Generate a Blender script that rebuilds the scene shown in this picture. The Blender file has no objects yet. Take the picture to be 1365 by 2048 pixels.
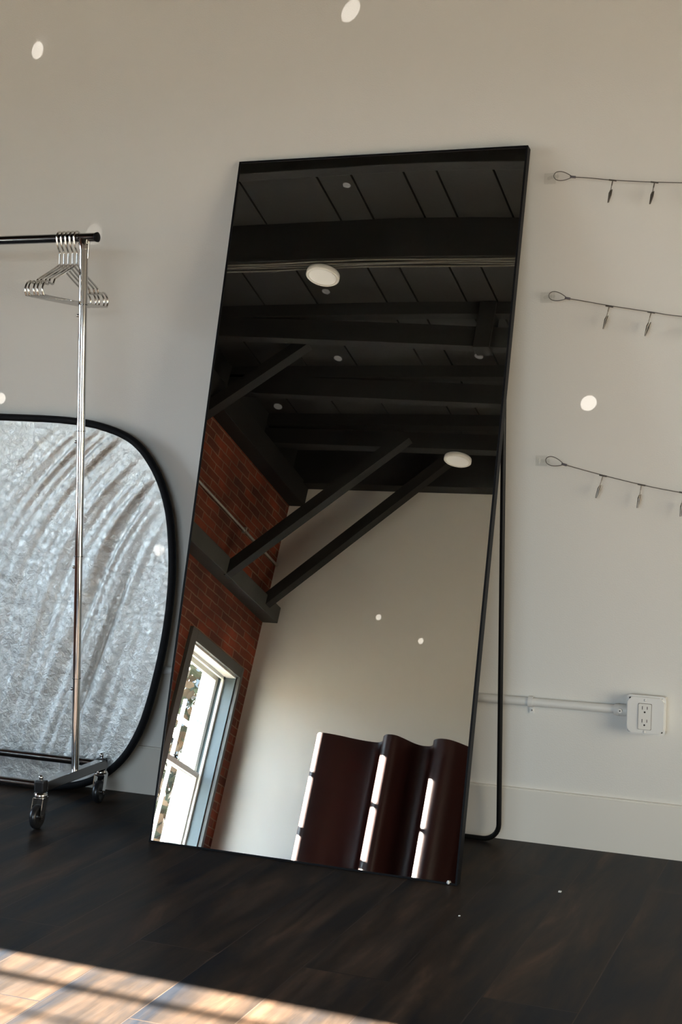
import bpy, bmesh, math, random
from math import sin, cos, pi, radians, sqrt, atan2
from mathutils import Vector, Matrix, noise

# ------------------------------------------------------------------ camera, world, sun, exposure
SC = bpy.context.scene
COL = SC.collection
V = Vector
YAW, PITCH, ROLL = radians(-21.228), radians(-2.5566), radians(1.4181)
w_ = V((sin(YAW)*cos(PITCH), cos(YAW)*cos(PITCH), sin(PITCH)))
r0 = w_.cross(V((0, 0, 1))).normalized()
u0 = r0.cross(w_)
r_ = r0*cos(ROLL) + u0*sin(ROLL)
u_ = -r0*sin(ROLL) + u0*cos(ROLL)
cam = bpy.data.cameras.new('camera')
camo = bpy.data.objects.new('camera', cam)
COL.objects.link(camo)
cam.sensor_width = 36.0
cam.sensor_fit = 'AUTO'
cam.lens = 2888.6/2048*36.0
cam.clip_start = 0.05
m = Matrix((r_, u_, -w_)).transposed().to_4x4()
m.translation = V((0, -3.84, 1.0625))
camo.matrix_world = m
SC.camera = camo

SC.view_settings.view_transform = 'Standard'
SC.view_settings.look = 'None'
SC.view_settings.gamma = 1.0
SC.view_settings.exposure = 0.0
SC.view_settings.use_curve_mapping = False
SC.cycles.caustics_reflective = False
SC.cycles.caustics_refractive = False
SC.cycles.sample_clamp_indirect = 40.0
SC.cycles.max_bounces = 12
SC.cycles.diffuse_bounces = 5
SC.cycles.glossy_bounces = 6
SC.cycles.transparent_max_bounces = 16

SKY = 15.0
SUN = 325.0
RIGHT = 10.5

world = bpy.data.worlds.new('sky')
SC.world = world
world.use_nodes = True
wn = world.node_tree
bg = wn.nodes['Background']
tc = wn.nodes.new('ShaderNodeTexCoord')
sep = wn.nodes.new('ShaderNodeSeparateXYZ')
rmp = wn.nodes.new('ShaderNodeValToRGB')
wn.links.new(tc.outputs['Generated'], sep.inputs[0])
wn.links.new(sep.outputs['Z'], rmp.inputs[0])
rmp.color_ramp.elements[0].position = 0.0
rmp.color_ramp.elements[0].color = (0.74, 0.87, 1.0, 1)
rmp.color_ramp.elements[1].position = 0.9
rmp.color_ramp.elements[1].color = (0.42, 0.64, 1.0, 1)
wn.links.new(rmp.outputs[0], bg.inputs[0])
bg.inputs[1].default_value = SKY

def add_light(name, typ, loc, direction=None, **kw):
    l = bpy.data.lights.new(name, typ)
    for k, v in kw.items():
        setattr(l, k, v)
    o = bpy.data.objects.new(name, l)
    COL.objects.link(o)
    o.location = loc
    if direction is not None:
        o.rotation_mode = 'QUATERNION'
        o.rotation_quaternion = V(direction).to_track_quat('-Z', 'Y')
    return o

SUN_DIR = V((1.0, -0.036, -0.35)).normalized()
add_light('sun', 'SUN', (-20, 0, 12), SUN_DIR, energy=SUN, angle=radians(0.53), color=(1.0, 0.91, 0.81))
# sky portals filling the two window openings in the brick wall
for (cy, wy) in ((-6.31, 0.80), (-1.965, 1.63), (-3.80, 1.04)):
    p = add_light('window_portal', 'AREA', (-5.30, cy, 1.5), (1, 0, 0), shape='RECTANGLE', size=wy, size_y=1.8)
    p.data.cycles.is_portal = True
p = add_light('window_portal', 'AREA', (-.45, -7.22, 1.15), (0, 1, 0), shape='RECTANGLE', size=2.7, size_y=1.6)
p.data.cycles.is_portal = True
# unseen area light added outside the right door as warm fill
add_light('added_door_light', 'AREA', (3.05, -2.35, 0.95), (-1, 0.12, 0.0), shape='RECTANGLE', size=2.5, size_y=1.7,
          energy=RIGHT*pi*2.5*1.7, color=(1.0, 0.87, 0.69))
# narrow spots standing in for sun glints off an unmodelled mirror ball
BALL = V((-2.9, -2.2, 0.45))
GL = [  # target, strength, cone scale
    ((-1.50, 0, 2.290), 1.0, .92), ((-2.53, 0, 2.258), 1.0, .88), ((-2.515, 0, 2.280), .10, .85), ((-0.79, 0, 1.197), 1.05, .88),
    ((-2.645, 0, 1.19), 1.0, .88), ((-2.32, 0, 1.69), .22, 1.3), ((-2.037, -.06, .748), .5, .9),
    ((-3.97, -6.92, 3.04), 1.0, .50), ((-3.59, -6.92, 2.87), 1.0, .50), ((-4.34, -6.92, 1.65), .5, .35),
    ((-.587, -.014, .075), .10, 1.1), ((-3.24, -3.37, 4.42), 4.5, .72), ((-3.79, -4.47, 4.42), 3.5, .72), ((-4.02, -5.33, 4.42), 4.5, .72),
    ((-2.95, -5.31, 4.42), 3.5, .72), ((-4.80, -6.05, 4.42), 3.5, .72), ((-4.07, -4.22, 4.42), 1.5, .40),
]
for tgt, st, sc_ in GL:
    d = V(tgt) - BALL
    if tgt[0] == -0.79:
        org = V((-1.9, -2.4, 0.45)); d = V(tgt) - org
    else:
        org = BALL
    o = add_light('glint', 'SPOT', org, d, spot_size=radians(1.0), spot_blend=0.28, shadow_soft_size=0.0,
                  energy=st*17.0*d.length_squared/10.0*4*pi*1.6, color=(1.0, 0.95, 0.90))
    o.scale = (sc_, sc_, 1)

# ------------------------------------------------------------------ helpers
def NT(name):
    mt = bpy.data.materials.new(name)
    mt.use_nodes = True
    return mt, mt.node_tree, mt.node_tree.nodes['Principled BSDF']

def mat(name, col, rough=0.5, metal=0.0, spec=0.5, bump=0.0, bscale=200.0, var=0.0, vscale=6.0, coat=0.0, emis=None, estr=0.0):
    mt, nt, b = NT(name)
    b.inputs['Base Color'].default_value = (*col, 1)
    b.inputs['Roughness'].default_value = rough
    b.inputs['Metallic'].default_value = metal
    b.inputs['Specular IOR Level'].default_value = spec
    b.inputs['Coat Weight'].default_value = coat
    if emis:
        b.inputs['Emission Color'].default_value = (*emis, 1)
        b.inputs['Emission Strength'].default_value = estr
    tcn = nt.nodes.new('ShaderNodeTexCoord')
    if var > 0:
        n = nt.nodes.new('ShaderNodeTexNoise'); n.inputs['Scale'].default_value = vscale
        n.inputs['Detail'].default_value = 5
        nt.links.new(tcn.outputs['Object'], n.inputs['Vector'])
        mx = nt.nodes.new('ShaderNodeMix'); mx.data_type = 'RGBA'
        mx.inputs[6].default_value = (*[c*(1-var) for c in col], 1)
        mx.inputs[7].default_value = (*[min(1, c*(1+var)) for c in col], 1)
        nt.links.new(n.outputs['Fac'], mx.inputs[0])
        nt.links.new(mx.outputs[2], b.inputs['Base Color'])
    if bump > 0:
        n2 = nt.nodes.new('ShaderNodeTexNoise'); n2.inputs['Scale'].default_value = bscale
        n2.inputs['Detail'].default_value = 3
        nt.links.new(tcn.outputs['Object'], n2.inputs['Vector'])
        bp = nt.nodes.new('ShaderNodeBump'); bp.inputs['Strength'].default_value = bump
        bp.inputs['Distance'].default_value = 0.002
        nt.links.new(n2.outputs['Fac'], bp.inputs['Height'])
        nt.links.new(bp.outputs[0], b.inputs['Normal'])
    return mt

class MB:
    """collects shapes and links them as ONE mesh object"""
    def __init__(s):
        s.bm = bmesh.new()
    def box(s, lo, hi, bev=0.0, mtx=None):
        r = bmesh.ops.create_cube(s.bm, size=1.0)
        vs = r['verts']
        lo, hi = V(lo), V(hi)
        for v in vs:
            v.co = V(((v.co.x+.5)*(hi.x-lo.x)+lo.x, (v.co.y+.5)*(hi.y-lo.y)+lo.y, (v.co.z+.5)*(hi.z-lo.z)+lo.z))
        if bev > 0:
            es = list({e for v in vs for e in v.link_edges})
            rr = bmesh.ops.bevel(s.bm, geom=es, offset=bev, segments=2, affect='EDGES', profile=0.6)
            vs = list({v for f in rr['faces'] for v in f.verts} | {v for v in vs if v.is_valid})
        if mtx is not None:
            for v in vs:
                v.co = mtx @ v.co
        return s
    def tube(s, pts, rad, seg=12, closed=False, caps=True, flat=1.0):
        pts = [V(p) for p in pts]
        n = len(pts)
        rads = rad if isinstance(rad, (list, tuple)) else [rad]*n
        tans = []
        for i in range(n):
            if closed:
                t = pts[(i+1) % n] - pts[i-1]
            else:
                t = pts[min(i+1, n-1)] - pts[max(i-1, 0)]
            tans.append(t.normalized())
        a = V((0, 0, 1)) if abs(tans[0].z) < 0.9 else V((1, 0, 0))
        nrm = (a - tans[0]*a.dot(tans[0])).normalized()
        rings = []
        for i in range(n):
            nrm = (nrm - tans[i]*nrm.dot(tans[i])).normalized()
            bi = tans[i].cross(nrm)
            ring = [s.bm.verts.new(pts[i] + (nrm*cos(2*pi*k/seg) + bi*sin(2*pi*k/seg)*flat)*rads[i]) for k in range(seg)]
            rings.append(ring)
        m_ = n if closed else n-1
        for i in range(m_):
            A, B = rings[i], rings[(i+1) % n]
            for k in range(seg):
                s.bm.faces.new((A[k], A[(k+1) % seg], B[(k+1) % seg], B[k])).smooth = True
        if caps and not closed:
            for rg in (list(reversed(rings[0])), rings[-1]):
                f = s.bm.faces.new(rg)
                for e in f.edges: e.smooth = False
        return s
    def cyl(s, a, b, r1, r2=None, seg=20):
        return s.tube([a, b], [r1, r1 if r2 is None else r2], seg=seg)
    def disc(s, c, axis, prof, seg=32):
        """lathe: prof is a list of (radius, height along axis)"""
        ax = V(axis).normalized()
        a = V((0, 0, 1)) if abs(ax.z) < .9 else V((1, 0, 0))
        e1 = (a - ax*a.dot(ax)).normalized(); e2 = ax.cross(e1)
        rings = []
        for r, h in prof:
            if r < 1e-6:
                rings.append([s.bm.verts.new(V(c)+ax*h)])
            else:
                rings.append([s.bm.verts.new(V(c)+ax*h+(e1*cos(2*pi*k/seg)+e2*sin(2*pi*k/seg))*r) for k in range(seg)])
        for A, B in zip(rings, rings[1:]):
            for k in range(seg):
                k2 = (k+1) % seg
                if len(A) == 1 and len(B) == 1: continue
                if len(A) == 1: f = (A[0], B[k2], B[k])
                elif len(B) == 1: f = (A[k], A[k2], B[0])
                else: f = (A[k], A[k2], B[k2], B[k])
                s.bm.faces.new(f).smooth = True
        return s
    def sphere(s, c, r, seg=12, scale=(1, 1, 1)):
        rr = bmesh.ops.create_uvsphere(s.bm, u_segments=seg, v_segments=max(6, seg//2), radius=r)
        for v in rr['verts']:
            v.co = V((v.co.x*scale[0], v.co.y*scale[1], v.co.z*scale[2])) + V(c)
            for f in v.link_faces: f.smooth = True
        return s
    def prism(s, poly, ax, lo, hi):
        """poly of 2D points extruded along axis index ax"""
        def P(p, h):
            q = list(p); q.insert(ax, h); return V(q)
        A = [s.bm.verts.new(P(p, lo)) for p in poly]
        B = [s.bm.verts.new(P(p, hi)) for p in poly]
        n = len(poly)
        for i in range(n):
            s.bm.faces.new((A[i], A[(i+1) % n], B[(i+1) % n], B[i]))
        s.bm.faces.new(list(reversed(A))); s.bm.faces.new(B)
        return s
    def build(s, name, material, parent=None, mods=None):
        bmesh.ops.recalc_face_normals(s.bm, faces=s.bm.faces)
        me = bpy.data.meshes.new(name)
        s.bm.to_mesh(me); s.bm.free()
        mats = material if isinstance(material, (list, tuple)) else [material]
        for q in mats: me.materials.append(q)
        o = bpy.data.objects.new(name, me)
        COL.objects.link(o)
        if parent is not None:
            off = V(parent.location)
            pp = parent.parent
            while pp is not None:
                off += V(pp.location); pp = pp.parent
            me.transform(Matrix.Translation(-off))
            o.parent = parent
        return o

def thing(name, label, cat, loc=(0, 0, 0), group=None):
    o = bpy.data.objects.new(name, None)
    COL.objects.link(o)
    o.empty_display_size = 0.1
    o.location = loc
    o['label'] = label; o['category'] = cat
    if group: o['group'] = group
    return o

def tag(o, label, cat, group=None, kind=None):
    if label: o['label'] = label
    if cat: o['category'] = cat
    if group: o['group'] = group
    if kind: o['kind'] = kind
    return o

def origin(o, loc):
    """put the origin of a single-mesh thing where it stands"""
    o.data.transform(Matrix.Translation(-V(loc)))
    o.location = loc
    return o

def struct(mb, name, material, label=None):
    o = mb.build(name, material)
    o['kind'] = 'structure'
    if label: o['label'] = label
    return o

def struct_root(name, loc, label=None):
    o = bpy.data.objects.new(name, None); COL.objects.link(o)
    o.location = loc; o['kind'] = 'structure'
    if label: o['label'] = label
    return o

def catmull(pts, n=8):
    pts = [V(p) for p in pts]
    out = []
    for i in range(len(pts)-1):
        p0 = pts[max(i-1, 0)]; p1 = pts[i]; p2 = pts[i+1]; p3 = pts[min(i+2, len(pts)-1)]
        for k in range(n):
            t = k/n
            out.append(0.5*((2*p1) + (-p0+p2)*t + (2*p0-5*p1+4*p2-p3)*t*t + (-p0+3*p1-3*p2+p3)*t**3))
    out.append(pts[-1])
    return out

# ------------------------------------------------------------------ materials
M_wall = mat('white_wall_paint', (.735, .710, .660), .75, bump=.25, bscale=260, spec=.3)
M_base = mat('white_trim_paint', (.74, .70, .63), .32, bump=.1, bscale=60)
M_black = mat('black_metal', (.007, .007, .008), .45, spec=.08)
M_blacktube = mat('black_tube', (.006, .006, .006), .38, spec=.22)
M_chrome = mat('chrome', (.68, .665, .645), .07, metal=1.0)
M_chrome2 = mat('chrome_bright', (.62, .60, .57), .12, metal=1.0)
M_dchrome = mat('dark_chrome', (.24, .235, .235), .14, metal=1.0)
M_rubber = mat('black_rubber', (.012, .012, .013), .30)
M_rim = mat('black_band_fabric', (.007, .007, .008), .6, bump=.4, bscale=500, spec=.1)
M_elec = mat('painted_steel', (.74, .72, .68), .42)
M_recept = mat('receptacle_plastic', (.74, .71, .65), .35)
M_slot = mat('dark_slot', (.02, .015, .01), .7)
M_wire = mat('steel_wire', (.16, .14, .12), .35, metal=1.0)
M_clip = mat('clip_metal', (.16, .14, .12), .3, metal=1.0)
M_beam = mat('dark_painted_timber', (.010, .0092, .008), .75, bump=.6, bscale=30, var=.25, vscale=4)
M_board = mat('dark_ceiling_board', (.0185, .017, .0148), .75, bump=.4, bscale=40, var=.22, vscale=2.5)
M_grey = mat('dark_grey_trim_paint', (.085, .088, .082), .5, var=.1)
M_sash = mat('white_sash_paint', (.72, .73, .70), .4)
M_pipe = mat('galvanised_pipe', (.55, .55, .50), .4, metal=.7)
M_lamp = mat('lamp_diffuser', (.8, .78, .74), .5, emis=(1, .95, .85), estr=.14)
M_lampr = mat('lamp_rim', (.8, .77, .70), .4, emis=(1, .93, .80), estr=.05)
M_crumb = mat('white_crumb', (.8, .8, .78), .6)
M_fence = mat('white_fence_paint', (.80, .80, .78), .5)
M_stucco = mat('white_stucco', (.82, .80, .77), .8)

def floor_mat():
    mt, nt, b = NT('dark_wood_planks')
    N, Lk = nt.nodes, nt.links
    tcn = N.new('ShaderNodeTexCoord')
    sp = N.new('ShaderNodeSeparateXYZ'); Lk.new(tcn.outputs['Object'], sp.inputs[0])
    cb = N.new('ShaderNodeCombineXYZ')
    # brick rows lie along world y: U = y, V = x
    ax = N.new('ShaderNodeMath'); ax.operation = 'ADD'; ax.inputs[1].default_value = 0.915 + 0.19*40
    ay = N.new('ShaderNodeMath'); ay.operation = 'ADD'; ay.inputs[1].default_value = 1.15 + 1.22*10
    Lk.new(sp.outputs['X'], ax.inputs[0]); Lk.new(sp.outputs['Y'], ay.inputs[0])
    Lk.new(ay.outputs[0], cb.inputs['X']); Lk.new(ax.outputs[0], cb.inputs['Y'])
    def brick(c1, c2, mc):
        bt = N.new('ShaderNodeTexBrick')
        bt.offset = 0.31; bt.offset_frequency = 2; bt.squash = 1.0
        bt.inputs['Scale'].default_value = 1.0
        bt.inputs['Brick Width'].default_value = 1.22
        bt.inputs['Row Height'].default_value = 0.19
        bt.inputs['Mortar Size'].default_value = 0.0016
        bt.inputs['Mortar Smooth'].default_value = 0.3
        bt.inputs['Bias'].default_value = 0.0
        bt.inputs['Color1'].default_value = c1; bt.inputs['Color2'].default_value = c2; bt.inputs['Mortar'].default_value = mc
        Lk.new(cb.outputs[0], bt.inputs['Vector'])
        return bt
    bt = brick((.0, .0, .0, 1), (1, 1, 1, 1), (.5, .5, .5, 1))
    # grain
    mp = N.new('ShaderNodeMapping'); mp.inputs['Scale'].default_value = (22, 1.6, 1)
    Lk.new(tcn.outputs['Object'], mp.inputs[0])
    add = N.new('ShaderNodeVectorMath'); add.operation = 'MULTIPLY_ADD'
    add.inputs[1].default_value = (7, 7, 7)
    Lk.new(bt.outputs['Color'], add.inputs[0]); Lk.new(mp.outputs[0], add.inputs[2])
    g = N.new('ShaderNodeTexNoise'); g.inputs['Scale'].default_value = 1.0; g.inputs['Detail'].default_value = 7; g.inputs['Roughness'].default_value = .65
    Lk.new(add.outputs[0], g.inputs['Vector'])
    mp2 = N.new('ShaderNodeMapping'); mp2.inputs['Scale'].default_value = (9.0, 1.7, 1)
    Lk.new(tcn.outputs['Object'], mp2.inputs[0])
    add2 = N.new('ShaderNodeVectorMath'); add2.operation = 'MULTIPLY_ADD'; add2.inputs[1].default_value = (3, 3, 3)
    Lk.new(bt.outputs['Color'], add2.inputs[0]); Lk.new(mp2.outputs[0], add2.inputs[2])
    g2 = N.new('ShaderNodeTexNoise'); g2.inputs['Scale'].default_value = 1.0; g2.inputs['Detail'].default_value = 6; g2.inputs['Roughness'].default_value = .6; g2.inputs['Distortion'].default_value = .5
    Lk.new(add2.outputs[0], g2.inputs['Vector'])
    cr = N.new('ShaderNodeValToRGB')
    e = cr.color_ramp.elements
    e[0].position = .34; e[0].color = (.009, .011, .016, 1)
    e[1].position = .70; e[1].color = (.086, .051, .033, 1)
    m1 = cr.color_ramp.elements.new(.48); m1.color = (.025, .019, .016, 1)
    m2 = cr.color_ramp.elements.new(.60); m2.color = (.046, .030, .021, 1)
    Lk.new(g2.outputs['Fac'], cr.inputs[0])
    mx = N.new('ShaderNodeMix'); mx.data_type = 'RGBA'; mx.blend_type = 'MULTIPLY'; mx.inputs[0].default_value = .8
    gr = N.new('ShaderNodeValToRGB'); gr.color_ramp.elements[0].position = .3; gr.color_ramp.elements[0].color = (.5, .5, .5, 1)
    gr.color_ramp.elements[1].position = .7; gr.color_ramp.elements[1].color = (1.35, 1.3, 1.25, 1)
    Lk.new(g.outputs['Fac'], gr.inputs[0])
    Lk.new(cr.outputs[0], mx.inputs[6]); Lk.new(gr.outputs[0], mx.inputs[7])
    seam = N.new('ShaderNodeMix'); seam.data_type = 'RGBA'
    seam.inputs[7].default_value = (.060, .040, .030, 1)  # lighter seam tone puts the plank bevel highlights into the colour
    sm = N.new('ShaderNodeTexNoise'); sm.inputs['Scale'].default_value = 2.2; sm.inputs['Detail'].default_value = 2
    Lk.new(tcn.outputs['Object'], sm.inputs['Vector'])
    smr = N.new('ShaderNodeMapRange'); smr.inputs['From Min'].default_value = .45; smr.inputs['From Max'].default_value = .62
    smr.inputs['To Min'].default_value = .05; smr.inputs['To Max'].default_value = .8
    Lk.new(sm.outputs['Fac'], smr.inputs['Value'])
    smm = N.new('ShaderNodeMath'); smm.operation = 'MULTIPLY'
    Lk.new(bt.outputs['Fac'], smm.inputs[0]); Lk.new(smr.outputs[0], smm.inputs[1])
    Lk.new(smm.outputs[0], seam.inputs[0]); Lk.new(mx.outputs[2], seam.inputs[6])
    Lk.new(seam.outputs[2], b.inputs['Base Color'])
    rr = N.new('ShaderNodeMapRange'); rr.inputs['To Min'].default_value = .38; rr.inputs['To Max'].default_value = .55
    Lk.new(g.outputs['Fac'], rr.inputs['Value']); Lk.new(rr.outputs[0], b.inputs['Roughness'])
    b.inputs['Specular IOR Level'].default_value = .09
    bp = N.new('ShaderNodeBump'); bp.inputs['Strength'].default_value = .25; bp.inputs['Distance'].default_value = .003
    hh = N.new('ShaderNodeMath'); hh.operation = 'SUBTRACT'
    Lk.new(g.outputs['Fac'], hh.inputs[0]); Lk.new(bt.outputs['Fac'], hh.inputs[1])
    Lk.new(hh.outputs[0], bp.inputs['Height']); Lk.new(bp.outputs[0], b.inputs['Normal'])
    return mt
M_floor = floor_mat()

def brick_mat():
    mt, nt, b = NT('old_red_brick')
    N, Lk = nt.nodes, nt.links
    tcn = N.new('ShaderNodeTexCoord')
    sp = N.new('ShaderNodeSeparateXYZ'); Lk.new(tcn.outputs['Object'], sp.inputs[0])
    nz = N.new('ShaderNodeTexNoise'); nz.inputs['Scale'].default_value = 7; nz.inputs['Detail'].default_value = 3
    Lk.new(tcn.outputs['Object'], nz.inputs['Vector'])
    cb = N.new('ShaderNodeCombineXYZ')
    a1 = N.new('ShaderNodeMath'); a1.operation = 'ADD'; a1.inputs[1].default_value = 20.0
    Lk.new(sp.outputs['Y'], a1.inputs[0])
    Lk.new(a1.outputs[0], cb.inputs['X']); Lk.new(sp.outputs['Z'], cb.inputs['Y'])
    wob = N.new('ShaderNodeVectorMath'); wob.operation = 'MULTIPLY_ADD'; wob.inputs[1].default_value = (.030, .020, 0)
    Lk.new(nz.outputs['Color'], wob.inputs[0]); Lk.new(cb.outputs[0], wob.inputs[2])
    bt = N.new('ShaderNodeTexBrick'); bt.offset = .5
    bt.inputs['Scale'].default_value = 1.0
    bt.inputs['Brick Width'].default_value = .212; bt.inputs['Row Height'].default_value = .066
    bt.inputs['Mortar Size'].default_value = .0055; bt.inputs['Mortar Smooth'].default_value = .3
    bt.inputs['Color1'].default_value = (.235, .046, .018, 1); bt.inputs['Color2'].default_value = (.105, .026, .013, 1)
    bt.inputs['Mortar'].default_value = (.23, .145, .10, 1)
    Lk.new(wob.outputs[0], bt.inputs['Vector'])
    n2 = N.new('ShaderNodeTexNoise'); n2.inputs['Scale'].default_value = 3.5; n2.inputs['Detail'].default_value = 6
    Lk.new(tcn.outputs['Object'], n2.inputs['Vector'])
    cr = N.new('ShaderNodeValToRGB'); cr.color_ramp.elements[0].position = .3; cr.color_ramp.elements[0].color = (.55, .55, .5, 1)
    cr.color_ramp.elements[1].position = .7; cr.color_ramp.elements[1].color = (1.3, 1.25, 1.1, 1)
    Lk.new(n2.outputs['Fac'], cr.inputs[0])
    mx = N.new('ShaderNodeMix'); mx.data_type = 'RGBA'; mx.blend_type = 'MULTIPLY'; mx.inputs[0].default_value = 1
    Lk.new(bt.outputs['Color'], mx.inputs[6]); Lk.new(cr.outputs[0], mx.inputs[7])
    Lk.new(mx.outputs[2], b.inputs['Base Color'])
    b.inputs['Roughness'].default_value = .85
    n3 = N.new('ShaderNodeTexNoise'); n3.inputs['Scale'].default_value = 60; n3.inputs['Detail'].default_value = 4
    Lk.new(tcn.outputs['Object'], n3.inputs['Vector'])
    h = N.new('ShaderNodeMath'); h.operation = 'MULTIPLY_ADD'; h.inputs[1].default_value = .3
    inv = N.new('ShaderNodeMath'); inv.operation = 'SUBTRACT'; inv.inputs[0].default_value = 1
    Lk.new(bt.outputs['Fac'], inv.inputs[1]); Lk.new(n3.outputs['Fac'], h.inputs[0]); Lk.new(inv.outputs[0], h.inputs[2])
    bp = N.new('ShaderNodeBump'); bp.inputs['Strength'].default_value = .7; bp.inputs['Distance'].default_value = .006
    Lk.new(h.outputs[0], bp.inputs['Height']); Lk.new(bp.outputs[0], b.inputs['Normal'])
    return mt
M_brick = brick_mat()

def glass_mat():
    mt, nt, b = NT('window_glass')
    N, Lk = nt.nodes, nt.links
    out = N['Material Output']
    tr = N.new('ShaderNodeBsdfTransparent'); tr.inputs[0].default_value = (.95, .97, .96, 1)
    gl = N.new('ShaderNodeBsdfGlossy'); gl.inputs['Roughness'].default_value = .01
    ms = N.new('ShaderNodeMixShader'); ms.inputs[0].default_value = .06
    Lk.new(tr.outputs[0], ms.inputs[1]); Lk.new(gl.outputs[0], ms.inputs[2]); Lk.new(ms.outputs[0], out.inputs[0])
    return mt
M_glass = glass_mat()

def mirror_mat():
    mt, nt, b = NT('mirror_silver')
    b.inputs['Base Color'].default_value = (.90, .91, .89, 1)
    b.inputs['Metallic'].default_value = 1
    b.inputs['Roughness'].default_value = 0.0
    return mt
M_mirror = mirror_mat()

def clear_mat():
    mt, nt, b = NT('clear_plastic')
    N, Lk = nt.nodes, nt.links
    out = N['Material Output']
    tr = N.new('ShaderNodeBsdfTransparent'); tr.inputs[0].default_value = (.975, .975, .97, 1)
    gl = N.new('ShaderNodeBsdfGlossy'); gl.inputs['Roughness'].default_value = .15
    ms = N.new('ShaderNodeMixShader'); ms.inputs[0].default_value = .03
    Lk.new(tr.outputs[0], ms.inputs[1]); Lk.new(gl.outputs[0], ms.inputs[2]); Lk.new(ms.outputs[0], out.inputs[0])
    return mt
M_clear = clear_mat()

def silver_mat():
    mt, nt, b = NT('silver_reflector_cloth')
    N, Lk = nt.nodes, nt.links
    b.inputs['Base Color'].default_value = (.66, .655, .625, 1)
    b.inputs['Metallic'].default_value = 1.0
    b.inputs['Roughness'].default_value = .34
    tcn = N.new('ShaderNodeTexCoord')
    n = N.new('ShaderNodeTexNoise'); n.inputs['Scale'].default_value = 55; n.inputs['Detail'].default_value = 6; n.inputs['Roughness'].default_value = .7
    n.inputs['Distortion'].default_value = .6
    Lk.new(tcn.outputs['Object'], n.inputs['Vector'])
    bp = N.new('ShaderNodeBump'); bp.inputs['Strength'].default_value = .68; bp.inputs['Distance'].default_value = .006
    Lk.new(n.outputs['Fac'], bp.inputs['Height'])
    n2 = N.new('ShaderNodeTexNoise'); n2.inputs['Scale'].default_value = 900; n2.inputs['Detail'].default_value = 1
    Lk.new(tcn.outputs['Object'], n2.inputs['Vector'])
    bp2 = N.new('ShaderNodeBump'); bp2.inputs['Strength'].default_value = .35; bp2.inputs['Distance'].default_value = .0006
    Lk.new(n2.outputs['Fac'], bp2.inputs['Height']); Lk.new(bp.outputs[0], bp2.inputs['Normal'])
    Lk.new(bp2.outputs[0], b.inputs['Normal'])
    return mt
M_silver = silver_mat()
M_screen = mat('dark_mahogany_screen', (.030, .0085, .0075), .42, var=.25, vscale=5, bump=.25, bscale=40, spec=.22)
M_leafg = mat('green_leaves', (.050, .060, .034), .7, var=.5, vscale=3)
M_leafo = mat('orange_leaves', (.105, .070, .042), .7, var=.5, vscale=3)
M_bark = mat('bark', (.02, .017, .014), .8)
M_ground = mat('outside_paving', (.125, .112, .088), .9, var=.2)
M_farwall = mat('grey_neighbour_wall', (.075, .078, .076), .9, var=.15)

# ------------------------------------------------------------------ room shell
X0, XR, Y1, ZC = -4.95, 2.9, -6.92, 4.43
T = 0.25
struct(MB().box((X0-T, Y1-T, -.2), (XR+T, T, 0)), 'floor', M_floor)
struct(MB().box((X0-T, 0, 0), (XR+T, T, ZC)), 'wall_back', M_wall)
FW = (-1.8, .9, .35, 1.95)     # unseen window opening behind the camera, added for fill light
mb = MB()
mb.box((X0-T, Y1-T, 0), (FW[0], Y1, ZC)); mb.box((FW[1], Y1-T, 0), (XR+T, Y1, ZC))
mb.box((FW[0], Y1-T, 0), (FW[1], Y1, FW[2])); mb.box((FW[0], Y1-T, FW[3]), (FW[1], Y1, ZC))
struct(mb, 'wall_front', M_wall)
# brick wall with window openings, the middle one unseen and added for light
WIN = [(-6.712, -5.90, .62, 2.39), (-4.34, -3.28, .62, 2.39), (-2.80, -1.155, .62, 2.39)]
mb = MB()
ys = [Y1] + [v for w in WIN for v in (w[0], w[1])] + [0]
for a, b_ in ((Y1, WIN[0][0]), (WIN[0][1], WIN[1][0]), (WIN[1][1], WIN[2][0]), (WIN[2][1], 0)):
    mb.box((X0-T, a, 0), (X0, b_, ZC))
for w in WIN:
    mb.box((X0-T, w[0], 0), (X0, w[1], w[2])); mb.box((X0-T, w[0], w[3]), (X0, w[1], ZC))
struct(mb, 'wall_left', M_brick)
# right wall with an opening for the added glass door
DY0, DY1, DZ = -3.65, -1.05, 1.85
mb = MB()
mb.box((XR, Y1, 0), (XR+.12, DY0, ZC)); mb.box((XR, DY1, 0), (XR+.12, 0, ZC)); mb.box((XR, DY0, DZ), (XR+.12, DY1, ZC))
struct(mb, 'wall_right', M_wall)
# ceiling boards running along y with dark gaps, over a solid deck
mb = MB()
mb.box((X0-T, Y1-T, ZC+.03), (XR+T, T, ZC+.2))
gaps = [-4.68, -4.31, -3.91, -3.40, -3.18, -2.84, -2.63, -2.28, -2.05, -1.72, -1.3, -1.05, -.7, -.25, 0.1, .4, .85, 1.3, 1.6, 2.1, 2.5]
xs = [X0] + gaps + [XR]
for a, b_ in zip(xs, xs[1:]):
    mb.box((a+.007, Y1, ZC), (b_-.007, 0, ZC+.03))
struct(mb, 'ceiling', M_board)
struct(MB().box((X0, -.014, 0), (XR, 0, .140)).box((X0, -.011, .140), (XR, 0, .1445)), 'baseboard_back', M_base)
struct(MB().box((X0, Y1, 0), (XR, Y1+.014, .144)), 'baseboard_front', M_base)

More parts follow.
